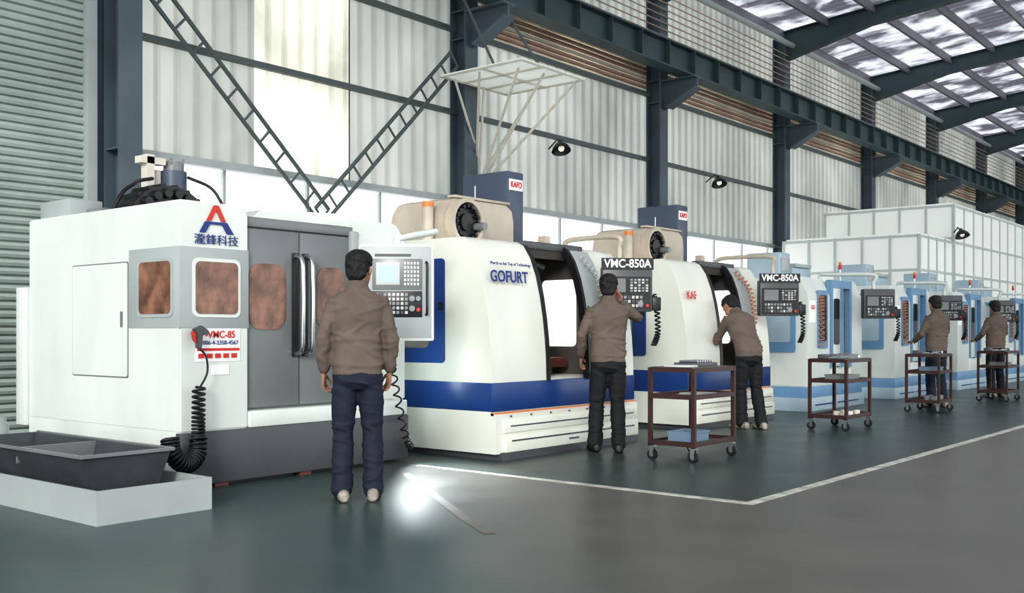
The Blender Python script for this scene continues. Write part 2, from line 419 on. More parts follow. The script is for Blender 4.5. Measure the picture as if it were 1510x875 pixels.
mr=N.new('ShaderNodeMapRange'); mr.inputs['From Min'].default_value=1.5; mr.inputs['From Max'].default_value=2.5
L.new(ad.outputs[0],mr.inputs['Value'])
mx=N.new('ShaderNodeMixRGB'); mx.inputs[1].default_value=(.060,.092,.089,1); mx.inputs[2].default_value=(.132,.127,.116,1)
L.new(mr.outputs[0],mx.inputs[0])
n3=N.new('ShaderNodeTexNoise'); n3.inputs['Scale'].default_value=1.6; n3.inputs['Detail'].default_value=6
L.new(tc.outputs['Object'],n3.inputs[0])
r3=N.new('ShaderNodeValToRGB'); r3.color_ramp.elements[0].position=.3; r3.color_ramp.elements[1].position=.7
r3.color_ramp.elements[0].color=(.84,.84,.84,1); r3.color_ramp.elements[1].color=(1.12,1.12,1.12,1)
L.new(n3.outputs['Fac'],r3.inputs[0])
rr=N.new('ShaderNodeMapRange'); rr.inputs['To Min'].default_value=.24; rr.inputs['To Max'].default_value=.44
L.new(n3.outputs['Fac'],rr.inputs['Value']); L.new(rr.outputs[0],p.inputs['Roughness'])
mu=N.new('ShaderNodeMixRGB'); mu.blend_type='MULTIPLY'; mu.inputs[0].default_value=1
sx=N.new('ShaderNodeSeparateXYZ'); L.new(tc.outputs['Object'],sx.inputs[0])
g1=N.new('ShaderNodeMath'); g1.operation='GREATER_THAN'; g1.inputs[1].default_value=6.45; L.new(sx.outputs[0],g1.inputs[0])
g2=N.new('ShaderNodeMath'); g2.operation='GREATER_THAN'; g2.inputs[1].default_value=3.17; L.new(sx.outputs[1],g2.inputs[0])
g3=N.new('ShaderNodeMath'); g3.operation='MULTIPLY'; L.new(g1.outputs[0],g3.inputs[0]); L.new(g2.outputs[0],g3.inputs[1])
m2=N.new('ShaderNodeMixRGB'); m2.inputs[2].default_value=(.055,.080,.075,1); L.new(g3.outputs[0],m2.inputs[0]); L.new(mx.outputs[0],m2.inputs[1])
L.new(m2.outputs[0],mu.inputs[1]); L.new(r3.outputs[0],mu.inputs[2])
L.new(mu.outputs[0],p.inputs['Base Color'])
bm=bmesh.new(); bm_box(bm,(X0-4,-14,-.2),(X1,WY+.3,0)); from_bm(bm,'floor',fl,None,center=False)

box(None,'floor_line_or_light_edge',(6.45,3.13,0.),(40,3.21,.003),M['line'])
box(None,'floor_line_or_light_edge',(6.37,3.13,0.),(6.45,6.3,.003),M['line'])
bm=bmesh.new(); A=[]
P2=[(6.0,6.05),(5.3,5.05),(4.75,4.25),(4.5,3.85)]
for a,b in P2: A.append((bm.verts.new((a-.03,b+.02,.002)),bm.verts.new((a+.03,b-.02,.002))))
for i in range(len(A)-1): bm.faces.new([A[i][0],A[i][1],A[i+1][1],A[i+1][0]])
from_bm(bm,'floor_line_or_light_edge',M['lightedge'],None)  # strip painting an edge of light on the floor, no real marking

def corr_wall(name,x0,x1,z0,z1,y,m,pitch=.28,d=.05,g=None):
    bm=bmesh.new(); xs=[]; x=x0
    while x<x1:
        xs+= [(x,0),(x+pitch*.66,0),(x+pitch*.74,-d),(x+pitch*.92,-d)]; x+=pitch
    xs=[(min(a,x1),b) for a,b in xs]+[(x1,0)]
    pa=[bm.verts.new((a,y+b,z0)) for a,b in xs]; pb=[bm.verts.new((a,y+b,z1)) for a,b in xs]
    for i in range(len(xs)-1):
        if xs[i+1][0]-xs[i][0]>1e-5 or abs(xs[i+1][1]-xs[i][1])>1e-5:
            bm.faces.new([pa[i],pa[i+1],pb[i+1],pb[i]])
    return from_bm(bm,name,m,g)
wall=G('wall_back')
cols=[6.5+6*i for i in range(-2,9)]
box(wall,'lower_wall',(6.3,WY,0),(X1,WY+.2,1.3),M['brick'])
corr_wall('upper_sheet',6.3,8.54,3.35,8.75,WY,M['wall'],g=wall)
corr_wall('translucent_sheet',8.54,10.22,3.35,6.1,WY,M['wallbright'],g=wall)
corr_wall('upper_sheet',8.54,10.22,6.1,8.75,WY,M['wall'],g=wall)
corr_wall('upper_sheet',10.22,12.6,3.35,8.75,WY,M['wall'],g=wall)
corr_wall('upper_sheet',12.6,X1,3.35,6.1,WY,M['wall'],g=wall)
corr_wall('upper_sheet',12.6,X1,7.0,8.75,WY,M['wall'],g=wall)
corr_wall('left_sheet',X0,6.3,6.6,8.75,WY,M['wall'],g=wall)
for z in (4.75,6.1): box(wall,'girt',(6.6,WY-.14,z-.04),(X1,WY-.06,z+.04),M['girt'])
for z in (3.33,): box(wall,'window_head_rail',(6.6,WY-.12,z-.05),(X1,WY+.02,z+.05),M['lgrey'])
box(wall,'sill',(6.6,WY-.08,1.26),(X1,WY+.1,1.34),M['lgrey'])
k=1
for i in range(2,10):
    a=cols[i]+.2; b=min(cols[i]+5.8,X1)
    w=G('window_%d'%k,(a,WY+.02,1.3)); k+=1
    L_=b-a; fr=[]
    nn=4
    for j in range(nn+1):
        x=j*L_/nn; fr.append(((x-.02,0,.04),(x+.02,.05,1.98)))
    fr.append(((0,.002,1.0),(L_,.048,1.04)))
    boxes(w,'frame',fr,M['lgrey'])
lv=[]
for i in range(9): z=6.15+i*.095; lv.append(((12.7,WY-.06,z),(X1,WY+.02,z+.05),1 if i%3 else 0))
boxes(wall,'louvre_slats',lv,[M['louverw'],M['louver']])
box(wall,'louvre_backing',(12.7,WY+.05,6.1),(X1,WY+.07,7.0),M['wallbright'])
cyls(wall,'conductor_rods',[((12.7,WY-.5,7.1+i*.14),(X1,WY-.5,7.1+i*.14),.013) for i in range(8)],M['louver'],6)
cyl(wall,'eave_pipe',(6.5,WY-.56,8.35),(X1,WY-.56,8.35),.07,M['lgrey'],12)
sh=G('door_1')
z=0.
bm=bmesh.new()
prof=[]
while z<7.6:
    prof+=[(WY-.005,z),(WY-.055,z+.012),(WY-.07,z+.045),(WY-.05,z+.078),(WY-.005,z+.088)]; z+=.094
A=[bm.verts.new((X0,a,b)) for a,b in prof]; B=[bm.verts.new((6.12,a,b)) for a,b in prof]
for i in range(len(prof)-1): bm.faces.new([A[i],B[i],B[i+1],A[i+1]])
from_bm(bm,'slats',M['shutter'],sh)
box(sh,'guide_rail',(6.12,WY-.14,0),(6.24,WY+.02,7.6),M['lgrey'])
box(wall,'pier',(6.24,WY-.05,0),(6.4,WY+.1,8.7),M['steel'])

def ibeam_boxes(x,w,y0,y1,z0,z1,tf=.025,tw=.02):
    return [((x-w/2,y0,z0),(x+w/2,y0+tf,z1)),((x-w/2,y1-tf,z0),(x+w/2,y1,z1)),((x-tw/2,y0+tf,z0),(x+tw/2,y1-tf,z1))]
rs=.09; RZ=8.72
for x in cols[2:]:
    c=G('steel_column',(x,WY-.42,0))
    boxes(c,'shaft',ibeam_boxes(0,.30,0,.34,0,8.55),M['steel'])
    boxes(c,'stiffeners',[((-.14,.025,zz),(.14,.315,zz+.02)) for zz in (1.3,3.3,5.9,6.35)],M['steel'])
    prism(c,'corbel',[(0,5.75),(-.12,5.78),(-.78,6.12),(-.78,6.33),(0,6.33)],-.02,.02,M['steel'])
    boxes(c,'corbel_plate',[((-.15,-.80,6.31),(.15,0,6.345))],M['steel'])
    bm=bmesh.new(); bm_box(bm,(-.15,0,-.012),(.15,.75,.012)); 
    for v in bm.verts: v.co = Matrix.Rotation(R(180-27),4,'X') @ v.co
    for v in bm.verts: v.co += V((0,-.12,5.78))
    from_bm(bm,'corbel_flange',M['steel'],c)
    rf=G('roof_rafter',(x,0,0))
    ys=WY-.05; ye=-12.
    zt=lambda y: RZ+rs*(WY-y)
    prism(rf,'web',[(ys,8.0),(ys,zt(ys)-.02),(ye,zt(ye)-.02),(ye,zt(ye)-.42),(ys-2.5,zt(ys-2.5)-.42),(ys-.5,8.05)],-.012,.012,M['beam'])
    for off,nm in ((-.02,'top_flange'),(-.42,'bottom_flange')):
        y_s= ys if nm=='top_flange' else ys-2.5
        prism(rf,nm,[(y_s,zt(y_s)+off),(ye,zt(ye)+off),(ye,zt(ye)+off-.025),(y_s,zt(y_s)+off-.025)],-.12,.12,M['beam'])
    prism(rf,'haunch_flange',[(ys-.4,8.05),(ys-2.5,zt(ys-2.5)-.42),(ys-2.5,zt(ys-2.5)-.445),(ys-.4,8.02)],-.12,.12,M['beam'])
rb=G('crane_runway_beam',(0,WY-1.0,6.345))
boxes(rb,'girder',[((0,-.16,0),(X1,.16,.03)),((0,-.16,.5),(X1,.16,.53)),((0,-.012,.03),(X1,.012,.5))],M['beam'])
boxes(rb,'web_stiffeners',[((.5+i*1.0,-.15,.03),(.52+i*1.0,.15,.5)) for i in range(53)],M['beam'])
boxes(rb,'rail',[((0,-.03,.53),(X1,.03,.60))],M['girt'])
bm=bmesh.new(); xs=[]; x=X0
while x<X1: xs+=[(x,0),(x+.2,0),(x+.23,.04),(x+.27,.04)]; x+=.3
ya,yb=WY+.2,-12.
A=[bm.verts.new((a,ya,RZ+.07+rs*(WY-ya)+b)) for a,b in xs]; B=[bm.verts.new((a,yb,RZ+.07+rs*(WY-yb)+b)) for a,b in xs]
for i in range(len(xs)-1): bm.faces.new([A[i],A[i+1],B[i+1],B[i]])
from_bm(bm,'ceiling',M['roof'])
pl=G('roof_purlins')
y=WY-.3
lst=[]
while y>-11.5:
    z=RZ+rs*(WY-y); lst.append(((X0,y-.035,z-.18),(X1,y+.035,z+.03))); y-=1.15
boxes(pl,'purlin_bars',lst,M['purlin'])
box(None,'wall_end',(X1,-12,0),(X1+.2,WY+.3,9),M['wall'])

def ladder(name,p,q,wv,n,m):
    g=G(name); p=V(p);q=V(q);wv=V(wv)
    c=[(p,q,.030),(p+wv,q+wv,.030)]
    for i in range(n+1):
        a=p.lerp(q,i/n); c.append((a,a+wv,.018))
    cyls(g,'truss',c,m,8)
ladder('wall_brace_truss',(9.45,11.22,2.7),(6.40,11.22,5.60),(.17,0,.19),12,M['girt'])
ladder('wall_brace_truss',(9.55,11.22,2.7),(12.32,11.22,5.45),(-.17,0,.19),12,M['girt'])

cp=G('wall_canopy',(11.7,9.4,5.12))
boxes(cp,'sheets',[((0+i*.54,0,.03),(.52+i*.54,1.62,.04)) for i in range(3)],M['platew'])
boxes(cp,'frame',[((0,0,0),(1.6,.03,.028)),((0,.79,0),(1.6,.81,.028)),((0,1.59,0),(1.6,1.62,.028)),((.001,.031,0),(.03,1.589,.027)),((.52,.031,0),(.55,1.589,.027)),((1.06,.031,0),(1.09,1.589,.027)),((1.57,.031,0),(1.599,1.589,.027))],M['louverw'])
cyls(cp,'struts',[((.3,.3,0),(1.0,1.65,-1.5),.022),((.8,.2,0),(1.05,1.65,-1.5),.022),((1.55,.15,0),(1.1,1.65,-1.5),.022),((1.5,.9,0),(1.15,1.7,-1.3),.02),((.1,.9,0),(.95,1.7,-1.1),.02),((.2,1.5,0),(.9,1.7,-.9),.02),((.9,1.5,0),(1.0,1.7,-1.5),.02)],M['louverw'],8)
cyls(cp,'hangers',[((.1,.6,.04),(.0,1.2,1.25),.022),((1.3,.5,.04),(.95,1.2,1.3),.022)],M['girt'],8)

def lamp(x,y,z,oy=.45):
    g=G('wall_lamp',(x,y,z))
    tube(g,'arm',catmull([(0.25,oy,.02),(.2,oy*.6,.12),(.05,.1,.12),(0,0,.04)],6),.014,M['black'])
    bm=bmesh.new(); pr=[(.035,.09),(.05,.04),(.09,.02),(.15,-.05),(.175,-.12)]
    ringsv=[[bm.verts.new((r*math.cos(2*math.pi*i/20),r*math.sin(2*math.pi*i/20),zz)) for i in range(20)] for r,zz in pr]
    for a,b in zip(ringsv,ringsv[1:]):
        for i in range(20): bm.faces.new([a[i],a[(i+1)%20],b[(i+1)%20],b[i]])
    bm.faces.new(ringsv[0])
    o=from_bm(bm,'shade',M['black'],g,60,center=False); o.rotation_euler=(R(-18),R(12),0)
    bm=bmesh.new(); bmesh.ops.create_uvsphere(bm,u_segments=14,v_segments=8,radius=.055)
    o=from_bm(bm,'bulb',M['lampin'],g,60,center=False); o.location=(0,-.02,-.06)
lamp(14.8,11.0,4.5); lamp(20.7,11.0,4.55); lamp(26.4,7.45,3.6,.25)

bt=G('partition_booth')
def panelwall(g,axis,c,a,b,z1,nv,hz,skip0=0):
    pl=[];fr=[];e=.003
    if axis=='x':
        pl.append(((c,a+.05,0),(c+.04,b,z1)))
        for i in range(nv+1):
            y=a+(b-a)*i/nv; fr.append(((c-.03,y-.03,0),(c+.06,y+.03,z1)))
        for z in hz: fr.append(((c-.03+e,a+.04,z-.03),(c+.06-e,b,z+.03-e)))
    else:
        pl.append(((a+.06,c,0),(b,c+.04,z1)))
        for i in range(skip0,nv+1):
            x=a+(b-a)*i/nv; fr.append(((x-.03,c-.03,0),(x+.03,c+.06,z1)))
        for z in hz: fr.append(((a+.061,c-.03+e,z-.03),(b,c+.06-e,z+.03-e)))
    boxes(g,'panels',pl,M['booth']); boxes(g,'mullions',fr,M['boothf'])
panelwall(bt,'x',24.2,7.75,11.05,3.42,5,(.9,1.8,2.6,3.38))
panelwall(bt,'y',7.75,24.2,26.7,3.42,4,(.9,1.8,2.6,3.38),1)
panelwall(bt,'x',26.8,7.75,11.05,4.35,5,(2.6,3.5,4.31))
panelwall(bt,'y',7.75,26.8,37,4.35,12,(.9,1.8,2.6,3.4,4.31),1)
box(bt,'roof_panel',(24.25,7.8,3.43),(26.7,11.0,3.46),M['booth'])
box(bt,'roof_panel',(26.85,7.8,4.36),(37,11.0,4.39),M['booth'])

# ---------------------------------------------------------------- control pendants
def keys(x0,x1,z0,z1,nx,nz,y,fill=.65,rnd=True):
    L_=[]; dx=(x1-x0)/nx; dz=(z1-z0)/nz
    for i in range(nx):
        for j in range(nz):
            cx=x0+dx*(i+.5); cz=z0+dz*(j+.5)
            mi=0
            if rnd: mi=random.choice([0,0,0,1,1,2])
            L_.append(((cx-dx*fill/2,y-.006,cz-dz*fill/2),(cx+dx*fill/2,y,cz+dz*fill/2),mi))
    return L_
def pendant_dark(parent,loc,rz,label='VMC-850A',w=.52,h=.46):
    g=G('control_pendant',loc,rz,parent)
    box(g,'housing',(-w/2,0,-h/2),(w/2,.14,h/2),M['dgrey'],.015)
    box(g,'face',(-w/2+.02,-.004,-h/2+.02),(w/2-.02,0.0,h/2-.10),M['black'])
    if label:
        box(g,'sign_plate',(-w/2-.01,-.006,h/2-.03),(w/2+.01,.01,h/2+.09),M['black'])
        text(g,'sign_text',label,(0,-.009,h/2+.03),.118,M['ink'],bold=.0022,sx=.9)
    box(g,'screen',(-w/2+.05,-.008,-.03),(-.02,-.004,h/2-.12),M['mgrey'])
    boxes(g,'keypad',keys(0.02,w/2-.04,-.03,h/2-.12,5,5,-.004)+keys(-w/2+.05,w/2-.1,-h/2+.04,-.06,9,3,-.004),[M['key'],M['keyw'],M['dgrey']])
    cyl(g,'emergency_stop',(w/2-.06,-.005,-h/2+.06),(w/2-.06,-.03,-h/2+.06),.018,M['red'],14)
    cyl(g,'hand_dial',(w/2-.13,-.005,-h/2+.08),(w/2-.13,-.02,-h/2+.08),.03,M['key'],16)
    coil(g,'coiled_cable',[(w/2+.02,.05,-.05),(w/2+.05,.03,-.2),(w/2+.06,.03,-.45),(w/2+.02,.05,-.58)],.025,18,.009,M['rubber'])
    box(g,'handwheel_box',(w/2-.0,.0,-.22),(w/2+.09,.06,-.08),M['black'],.01)
    return g

def magazine(g,c,r,depth,m,n=18):
    c=V(c); bm=bmesh.new()
    bm_cyl(bm,c,c+V((0,depth,0)),r,40)
    bm_cyl(bm,c-V((0,.03,0)),c,r*.45,24)
    for i in range(n):
        a=2*math.pi*i/n; p=c+V((math.cos(a)*r*.84,0,math.sin(a)*r*.84))
        bm_cyl(bm,p-V((0,.05,0)),p,r*.09,10,r*.11)
        q=c+V((math.cos(a)*r*1.0,depth*.5,math.sin(a)*r*1.0))
        bm_cyl(bm,q-V((0,depth*.45,0)),q+V((0,depth*.45,0)),r*.055,8)
    return from_bm(bm,'tool_magazine',m,g,40)

# ---------------------------------------------------------------- VMC type A
FP=[(.12,.44),(.11,.69),(.115,.9),(.13,1.1),(.155,1.3),(.19,1.5),(.24,1.7),(.31,1.88),(.39,2.0),(.46,2.04)]
def band(prof,t0,t1,zlo=None,zhi=None):
    P=[p for p in prof if (zlo is None or p[1]>=zlo-1e-6) and (zhi is None or p[1]<=zhi+1e-6)]
    return [(a+t0,b) for a,b in P]+[(a+t1,b-.01) for a,b in P[::-1]]
def vmc_a(ox,oy,W,brand,logo_small,ped,sign):
    g=G('machining_center',(ox,oy,0))
    xl=.83; xr=min(1.72,W-.55)
    body=[(.06,.06),(.06,.40)]+FP+[(1.9,2.04),(1.9,.06)]
    prism(g,'left_body',body,0,xl,M['cream'])
    prism(g,'right_body',body,xr,W,M['cream'])
    prism(g,'bed_front',[(.06,.06),(.06,.40),(.12,.44),(.11,.69),(.2,.72),(1.9,.72),(1.9,.06)],xl,xr,M['cream'])
    box(g,'rear_roof',(xl,.9,1.96),(xr,1.9,2.04),M['cream'])
    box(g,'back_wall',(xl,1.3,.7),(xr,1.34,1.97),M['inner'])
    box(g,'blue_stripe',(-.006,.10,.44),(W+.006,1.9,.70),M['blue'],.006)
    box(g,'orange_line',(0.0,.085,.405),(W,.12,.43),M['orange'])
    box(g,'plinth',(.06,.03,.0),(W-.06,1.8,.07),M['dgrey'])
    box(g,'chip_drawer',(.1,.02,.07),(W-.04,.3,.225),M['cream'],.008)
    box(g,'chip_drawer',(.1,.035,.245),(W-.04,.3,.355),M['cream'],.008)
    boxes(g,'drawer_slots',[((.18,.017,.165),(W-.12,.021,.18)),((.18,.03,.30),(W-.12,.036,.312)),((W*.45,.012,.12),(W*.45+.16,.021,.135))],M['dgrey'])
    boxes(g,'bolts',[((x,.05,.385),(x+.02,.06,.40)) for x in [.2+i*.3 for i in range(int((W-.2)/.3))]],M['dgrey'])
    prism(g,'opening_trim_left',band(FP,-.012,.07,.69),xl-.02,xl+.035,M['black'])
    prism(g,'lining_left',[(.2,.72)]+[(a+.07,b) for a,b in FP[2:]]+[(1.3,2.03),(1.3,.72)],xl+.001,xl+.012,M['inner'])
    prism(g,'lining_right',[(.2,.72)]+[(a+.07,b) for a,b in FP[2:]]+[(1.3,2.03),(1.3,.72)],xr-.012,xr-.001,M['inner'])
    prism(g,'sliding_door',band(FP,-.035,.0,.69,2.0),xr-.22,xr+.12,M['lgrey'])
    prism(g,'opening_trim_right',band(FP,-.045,.03,.69),xr-.255,xr-.215,M['black'])
    box(g,'opening_header',(xl-.02,.40,1.985),(xr+.1,.52,2.06),M['dgrey'],.01)
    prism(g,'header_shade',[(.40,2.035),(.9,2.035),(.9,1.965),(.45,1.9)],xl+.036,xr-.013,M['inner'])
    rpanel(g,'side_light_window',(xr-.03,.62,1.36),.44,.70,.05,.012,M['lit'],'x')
    box(g,'work_table',(xl+.1,.45,.80),(xr-.1,.85,.90),M['cast'],.01)
    box(g,'saddle',(xl+.2,.5,.7),(xr-.3,1.0,.8),M['inner'])
    box(g,'vise',(xl+.3,.52,.90),(xl+.5,.72,1.0),M['cast'],.01)
    cyl(g,'fixture_wheel',(xl+.2,.42,.93),(xl+.2,.55,.93),.09,M['cast'])
    cyls(g,'spindle',[((xl+.5,.8,1.9),(xl+.5,.8,1.55),.11),((xl+.5,.8,1.55),(xl+.5,.8,1.42),.07,.05),((xl+.5,.8,1.42),(xl+.5,.8,1.3),.02)],M['bright'])
    cyl(g,'work_lamp',(xl+.3,.55,1.85),(xl+.42,.5,1.8),.05,M['black'])
    coil(g,'air_hose',[(xr-.1,.30,1.95),(xr-.06,.12,1.75),(xr-.05,.05,1.5),(xr-.04,.04,1.25)],.028,14,.008,M['coilor'] if sign=='b' else M['lgrey'])
    rpanel(g,'side_door_frame',(-.012,.98,1.36),.60,.98,.04,.012,M['blue'],'x')
    rpanel(g,'side_door_window',(-.018,1.06,1.40),.38,.78,.06,.008,M['greywin'],'x')
    box(g,'side_door_lock',(-.02,.70,1.36),(-.005,.75,1.44),M['black'])
    prism(g,'magazine_cover',[(.20,2.045),(.17,2.2),(.20,2.34),(.28,2.44),(.42,2.48),(1.15,2.48),(1.26,2.42),(1.29,2.3),(1.29,2.045)],.90,1.6,M['beige'],.012,axis='y')
    annulus(g,'magazine_shroud',(.47,.80,2.235),.195,.235,.11,M['beige'])
    magazine(g,(.47,.85,2.235),.19,.05,M['black'],16)
    box(g,'cover_rail',(.35,.88,2.475),(1.2,.98,2.50),M['beige'],.005)
    cyls(g,'magazine_motor',[((.62,.86,2.2),(.62,.72,2.2),.04)],M['mgrey'])
    cyls(g,'pipes',[((1.1,1.0,2.48),(1.1,1.25,2.53),.03),((.85,1.0,2.48),(.85,1.2,2.53),.03)],M['bright'])
    cyl(g,'beacon',(.10,1.0,2.04),(.10,1.0,2.42),.055,M['beige']); 
    cyl(g,'beacon_lens',(.10,1.0,2.36),(.10,1.0,2.41),.057,M['orange'])
    box(g,'spindle_motor_box',(1.30,1.0,2.045),(1.57,1.63,2.86),M['bluegrey'],.012)
    box(g,'brand_plate',(1.325,.992,2.66),(1.55,1.0,2.78),M['ink'],.004)
    text(g,'brand_text',brand,(1.437,.989,2.72),.085,M['redtxt'],bold=.003,sx=.85)
    boxes(g,'rear_conduit',[((1.62,1.1,2.045),(1.85,1.5,2.12)),((1.95,1.0,2.045),(2.05,1.1,2.22))],M['beige'])
    cyl(g,'antenna',(.9,1.1,2.48),(.9,1.1,2.66),.006,M['bright'],6)
    if logo_small:
        text(g,'panel_caption','March to the Top of Technology',(.34,.165,1.79),.044,M['bluetxt'],(73,0,0))
        o=text(g,'panel_logo','GOFURT',(.34,.190,1.67),.155,M['bluetxt'],(75,0,0),bold=.003,sx=.9)
        o.data.shear=.25
    else:
        text(g,'panel_logo','KAF',(.22,.175,1.60),.14,M['redtxt'],(77,0,0),bold=.001,sx=.95)
    px,py,pz=ped
    tube(g,'pendant_arm',catmull([(xr+.25,.75,2.04),(xr+.25,.72,2.14),(xr+.25,.5,2.16),(px,py+.12,2.14),(px,py+.1,2.02),(px,py+.1,pz+.2)],8),.028,M['beige'])
    box(g,'arm_base',(xr+.17,.66,2.045),(xr+.33,.84,2.10),M['beige'],.01)
    pendant_dark(g,(px,py,pz),R(-46),'VMC-850A')
    return g
vmc_a(7.05,5.9,2.35,'KAFO',True,(1.88,-.12,1.60),'a')
vmc_a(10.7,5.98,2.2,'KAFO',False,(1.84,-.20,1.60),'b')

# ---------------------------------------------------------------- machine 1
g=G('large_machining_center',(4.27,6.62,0))
W=2.31
prism(g,'left_cabinet',[(0,.42),(.6,.42),(.6,2.06),(.56,2.13),(0,2.13)],0,2.3,M['white'],.012,axis='y')
box(g,'lower_body',(.002,.03,.06),(W,2.3,.43),M['white'])
box(g,'front_skirt',(-.004,-.03,.03),(W,.05,.42),M['dgrey'],.008)
box(g,'plinth',(.1,.05,0),(W-.1,2.1,.06),M['black'])
boxes(g,'leveling_feet',[((.3,-.0,0),(.42,.1,.03)),((1.1,0,0),(1.22,.1,.03)),((1.9,0,0),(2.0,.1,.03))],M['cast'])
box(g,'grey_band_front',(0-.004,-.005,1.19),(.6,.01,1.79),M['lgrey'],.002)
box(g,'grey_band_side',(-.006,-.004,1.19),(0.01,.68,1.79),M['lgrey'],.002)
rpanel(g,'front_window_frame',(.31,-.012,1.49),.42,.44,.05,.01,M['white'])
rpanel(g,'front_window',(.31,-.016,1.49),.37,.39,.04,.01,M['amber'])
rpanel(g,'side_window_frame',(-.014,.31,1.49),.48,.44,.05,.01,M['lgrey'],'x')
rpanel(g,'side_window',(-.018,.31,1.49),.42,.39,.04,.01,M['amber'],'x')
rpanel(g,'side_access_gap',(-.004,1.115,1.255),.85,.90,.02,.006,M['mgrey'],'x')
rpanel(g,'side_access_panel',(-.008,1.115,1.255),.83,.88,.02,.01,M['white'],'x')
box(g,'access_latch',(-.015,.76,1.2),(-.006,.79,1.32),M['mgrey'])
box(g,'side_conduit_box',(-.03,2.31,.35),(.1,2.48,1.55),M['white'],.01)
box(g,'ledge',(.6,-.02,.42),(W,.5,.55),M['white'],.015)
box(g,'door_surround',(.601,.07,.55),(1.7,.5,2.04),M['mgrey'])
box(g,'door_header',(.601,.03,1.98),(1.7,.6,2.06),M['mgrey'],.01)
for nm,a,b in (('door_leaf_left',.61,1.12),('door_leaf_right',1.13,1.66)):
    box(g,nm,(a,.03,.57),(b,.07,1.97),M['mgrey'],.01)
rpanel(g,'door_window_left',(.80,.022,1.44),.35,.52,.10,.012,M['amber'])
rpanel(g,'door_window_right',(1.45,.022,1.44),.30,.52,.10,.012,M['amber'])
for x in (1.075,1.175):
    tube(g,'door_handle',catmull([(x,.03,.98),(x,-.06,1.02),(x-.01,-.085,1.2),(x-.01,-.09,1.4),(x-.01,-.085,1.58),(x,-.06,1.74),(x,.03,1.78)],8),.02,M['bright'])
    box(g,'handle_backplate',(x-.03,.018,.96),(x+.03,.03,1.80),M['black'],.004)
prism(g,'right_cabinet',[(.0,.55),(.0,1.98),(.12,2.14),(.9,2.20),(2.2,2.20),(2.2,.55)],1.68,W,M['white'],.02)
box(g,'right_pillar',(1.655,-.01,.55),(1.73,.04,2.02),M['lgrey'],.006)
box(g,'roof_cover',(.6,.6,1.9),(1.7,2.2,2.1),M['white'],.02)
prism(g,'sloped_top_cover',[(.95,2.05),(1.15,2.2),(2.2,2.25),(2.3,2.12),(2.3,2.0),(.95,2.0)],.55,1.25,M['white'],.015,axis='y')
magazine(g,(.66,1.15,1.98),.42,.30,M['black'],22)
box(g,'magazine_mount',(.2,1.46,2.1),(1.3,1.9,2.2),M['mgrey'],.01)
cyl(g,'spindle_motor',(.97,1.6,2.19),(.97,1.6,2.60),.115,M['bluegrey'],24)
cyl(g,'spindle_motor_top',(.97,1.6,2.60),(.97,1.6,2.68),.09,M['mgrey'])
cyls(g,'motor_bolts',[((.97+.09*math.cos(a),1.6+.09*math.sin(a),2.66),(.97+.09*math.cos(a),1.6+.09*math.sin(a),2.71),.012) for a in (.5,1.6,2.8,3.9,5.2)],M['mgrey'],8)
boxes(g,'motor_brackets',[((.68,1.55,2.19),(.75,1.65,2.72)),((.62,1.55,2.64),(.86,1.65,2.70)),((.79,1.6,2.3),(.84,1.67,2.6))],M['louverw'])
tube(g,'cables',catmull([(.70,1.5,2.50),(.55,1.45,2.46),(.42,1.35,2.40),(.3,1.3,2.32),(.2,1.3,2.14)],8),.016,M['black'])
tube(g,'cables',catmull([(1.05,1.5,2.55),(1.15,1.3,2.45),(1.2,1.2,2.3),(1.22,1.1,2.1)],8),.014,M['rubber'])
box(g,'red_junction',(.36,.5,2.13),(.60,.7,2.19),M['redtxt'],.01)
box(g,'top_sheet_box',(.05,1.7,2.13),(.35,2.2,2.28),M['lgrey'],.01)
prism(g,'logo_red',[(.22,1.99),(.285,2.11),(.325,2.11),(.39,1.99),(.35,1.99),(.305,2.075),(.26,1.99)],-.012,-.004,M['redtxt'],axis='y')
prism(g,'logo_blue',[(.16,1.90),(.21,1.90),(.25,1.965),(.36,1.965),(.40,1.90),(.46,1.90),(.40,1.985),(.21,1.985)],-.012,-.004,M['bluetxt'],axis='y')
text(g,'logo_characters','\u7027\u92d2\u79d1\u6280',(.31,-.008,1.845),.085,M['bluetxt'],bold=.0,sx=1.15)
box(g,'sticker',(.13,-.006,.94),(.52,-.001,1.185),M['ink'])
text(g,'sticker_model','-VMC-85',(.34,-.012,1.14),.075,M['redtxt'],bold=.001,sx=.95)
text(g,'sticker_phone','+886-4-2358-4567',(.33,-.012,1.08),.045,M['bluetxt'],bold=.0,)
boxes(g,'sticker_icons',[((.15+i*.072,-.012,.965),(.20+i*.072,-.008,1.00)) for i in range(5)]+[((.14,-.012,1.02),(.51,-.008,1.04))],M['redtxt'])
box(g,'sticker_small',(.27,-.008,.84),(.42,-.001,.91),M['ink'])
prism(g,'air_gun_body',[(.06,1.18),(.13,1.21),(.19,1.17),(.19,1.14),(.14,1.14),(.13,1.04),(.09,1.04),(.09,1.14)],-.09,-.05,M['dgrey'],.006,axis='y')
prism(g,'air_gun_trigger',[(.05,1.16),(.08,1.17),(.085,1.08),(.065,1.10)],-.08,-.06,M['red'],axis='y')
tube(g,'hose_lead',catmull([(.11,-.07,1.05),(.16,-.09,.98),(.17,-.09,.86),(.10,-.09,.74)],8),.008,M['rubber'])
coil(g,'coiled_hose',[(.10,-.09,.76),(.09,-.1,.55),(.09,-.1,.40)],.042,11,.010,M['rubber'])
coil(g,'coiled_hose_sag',[(.09,-.1,.40),(.05,-.14,.27),(-.06,-.20,.22),(-.16,-.24,.25),(-.22,-.24,.33),(-.22,-.22,.42)],.055,20,.012,M['rubber'])
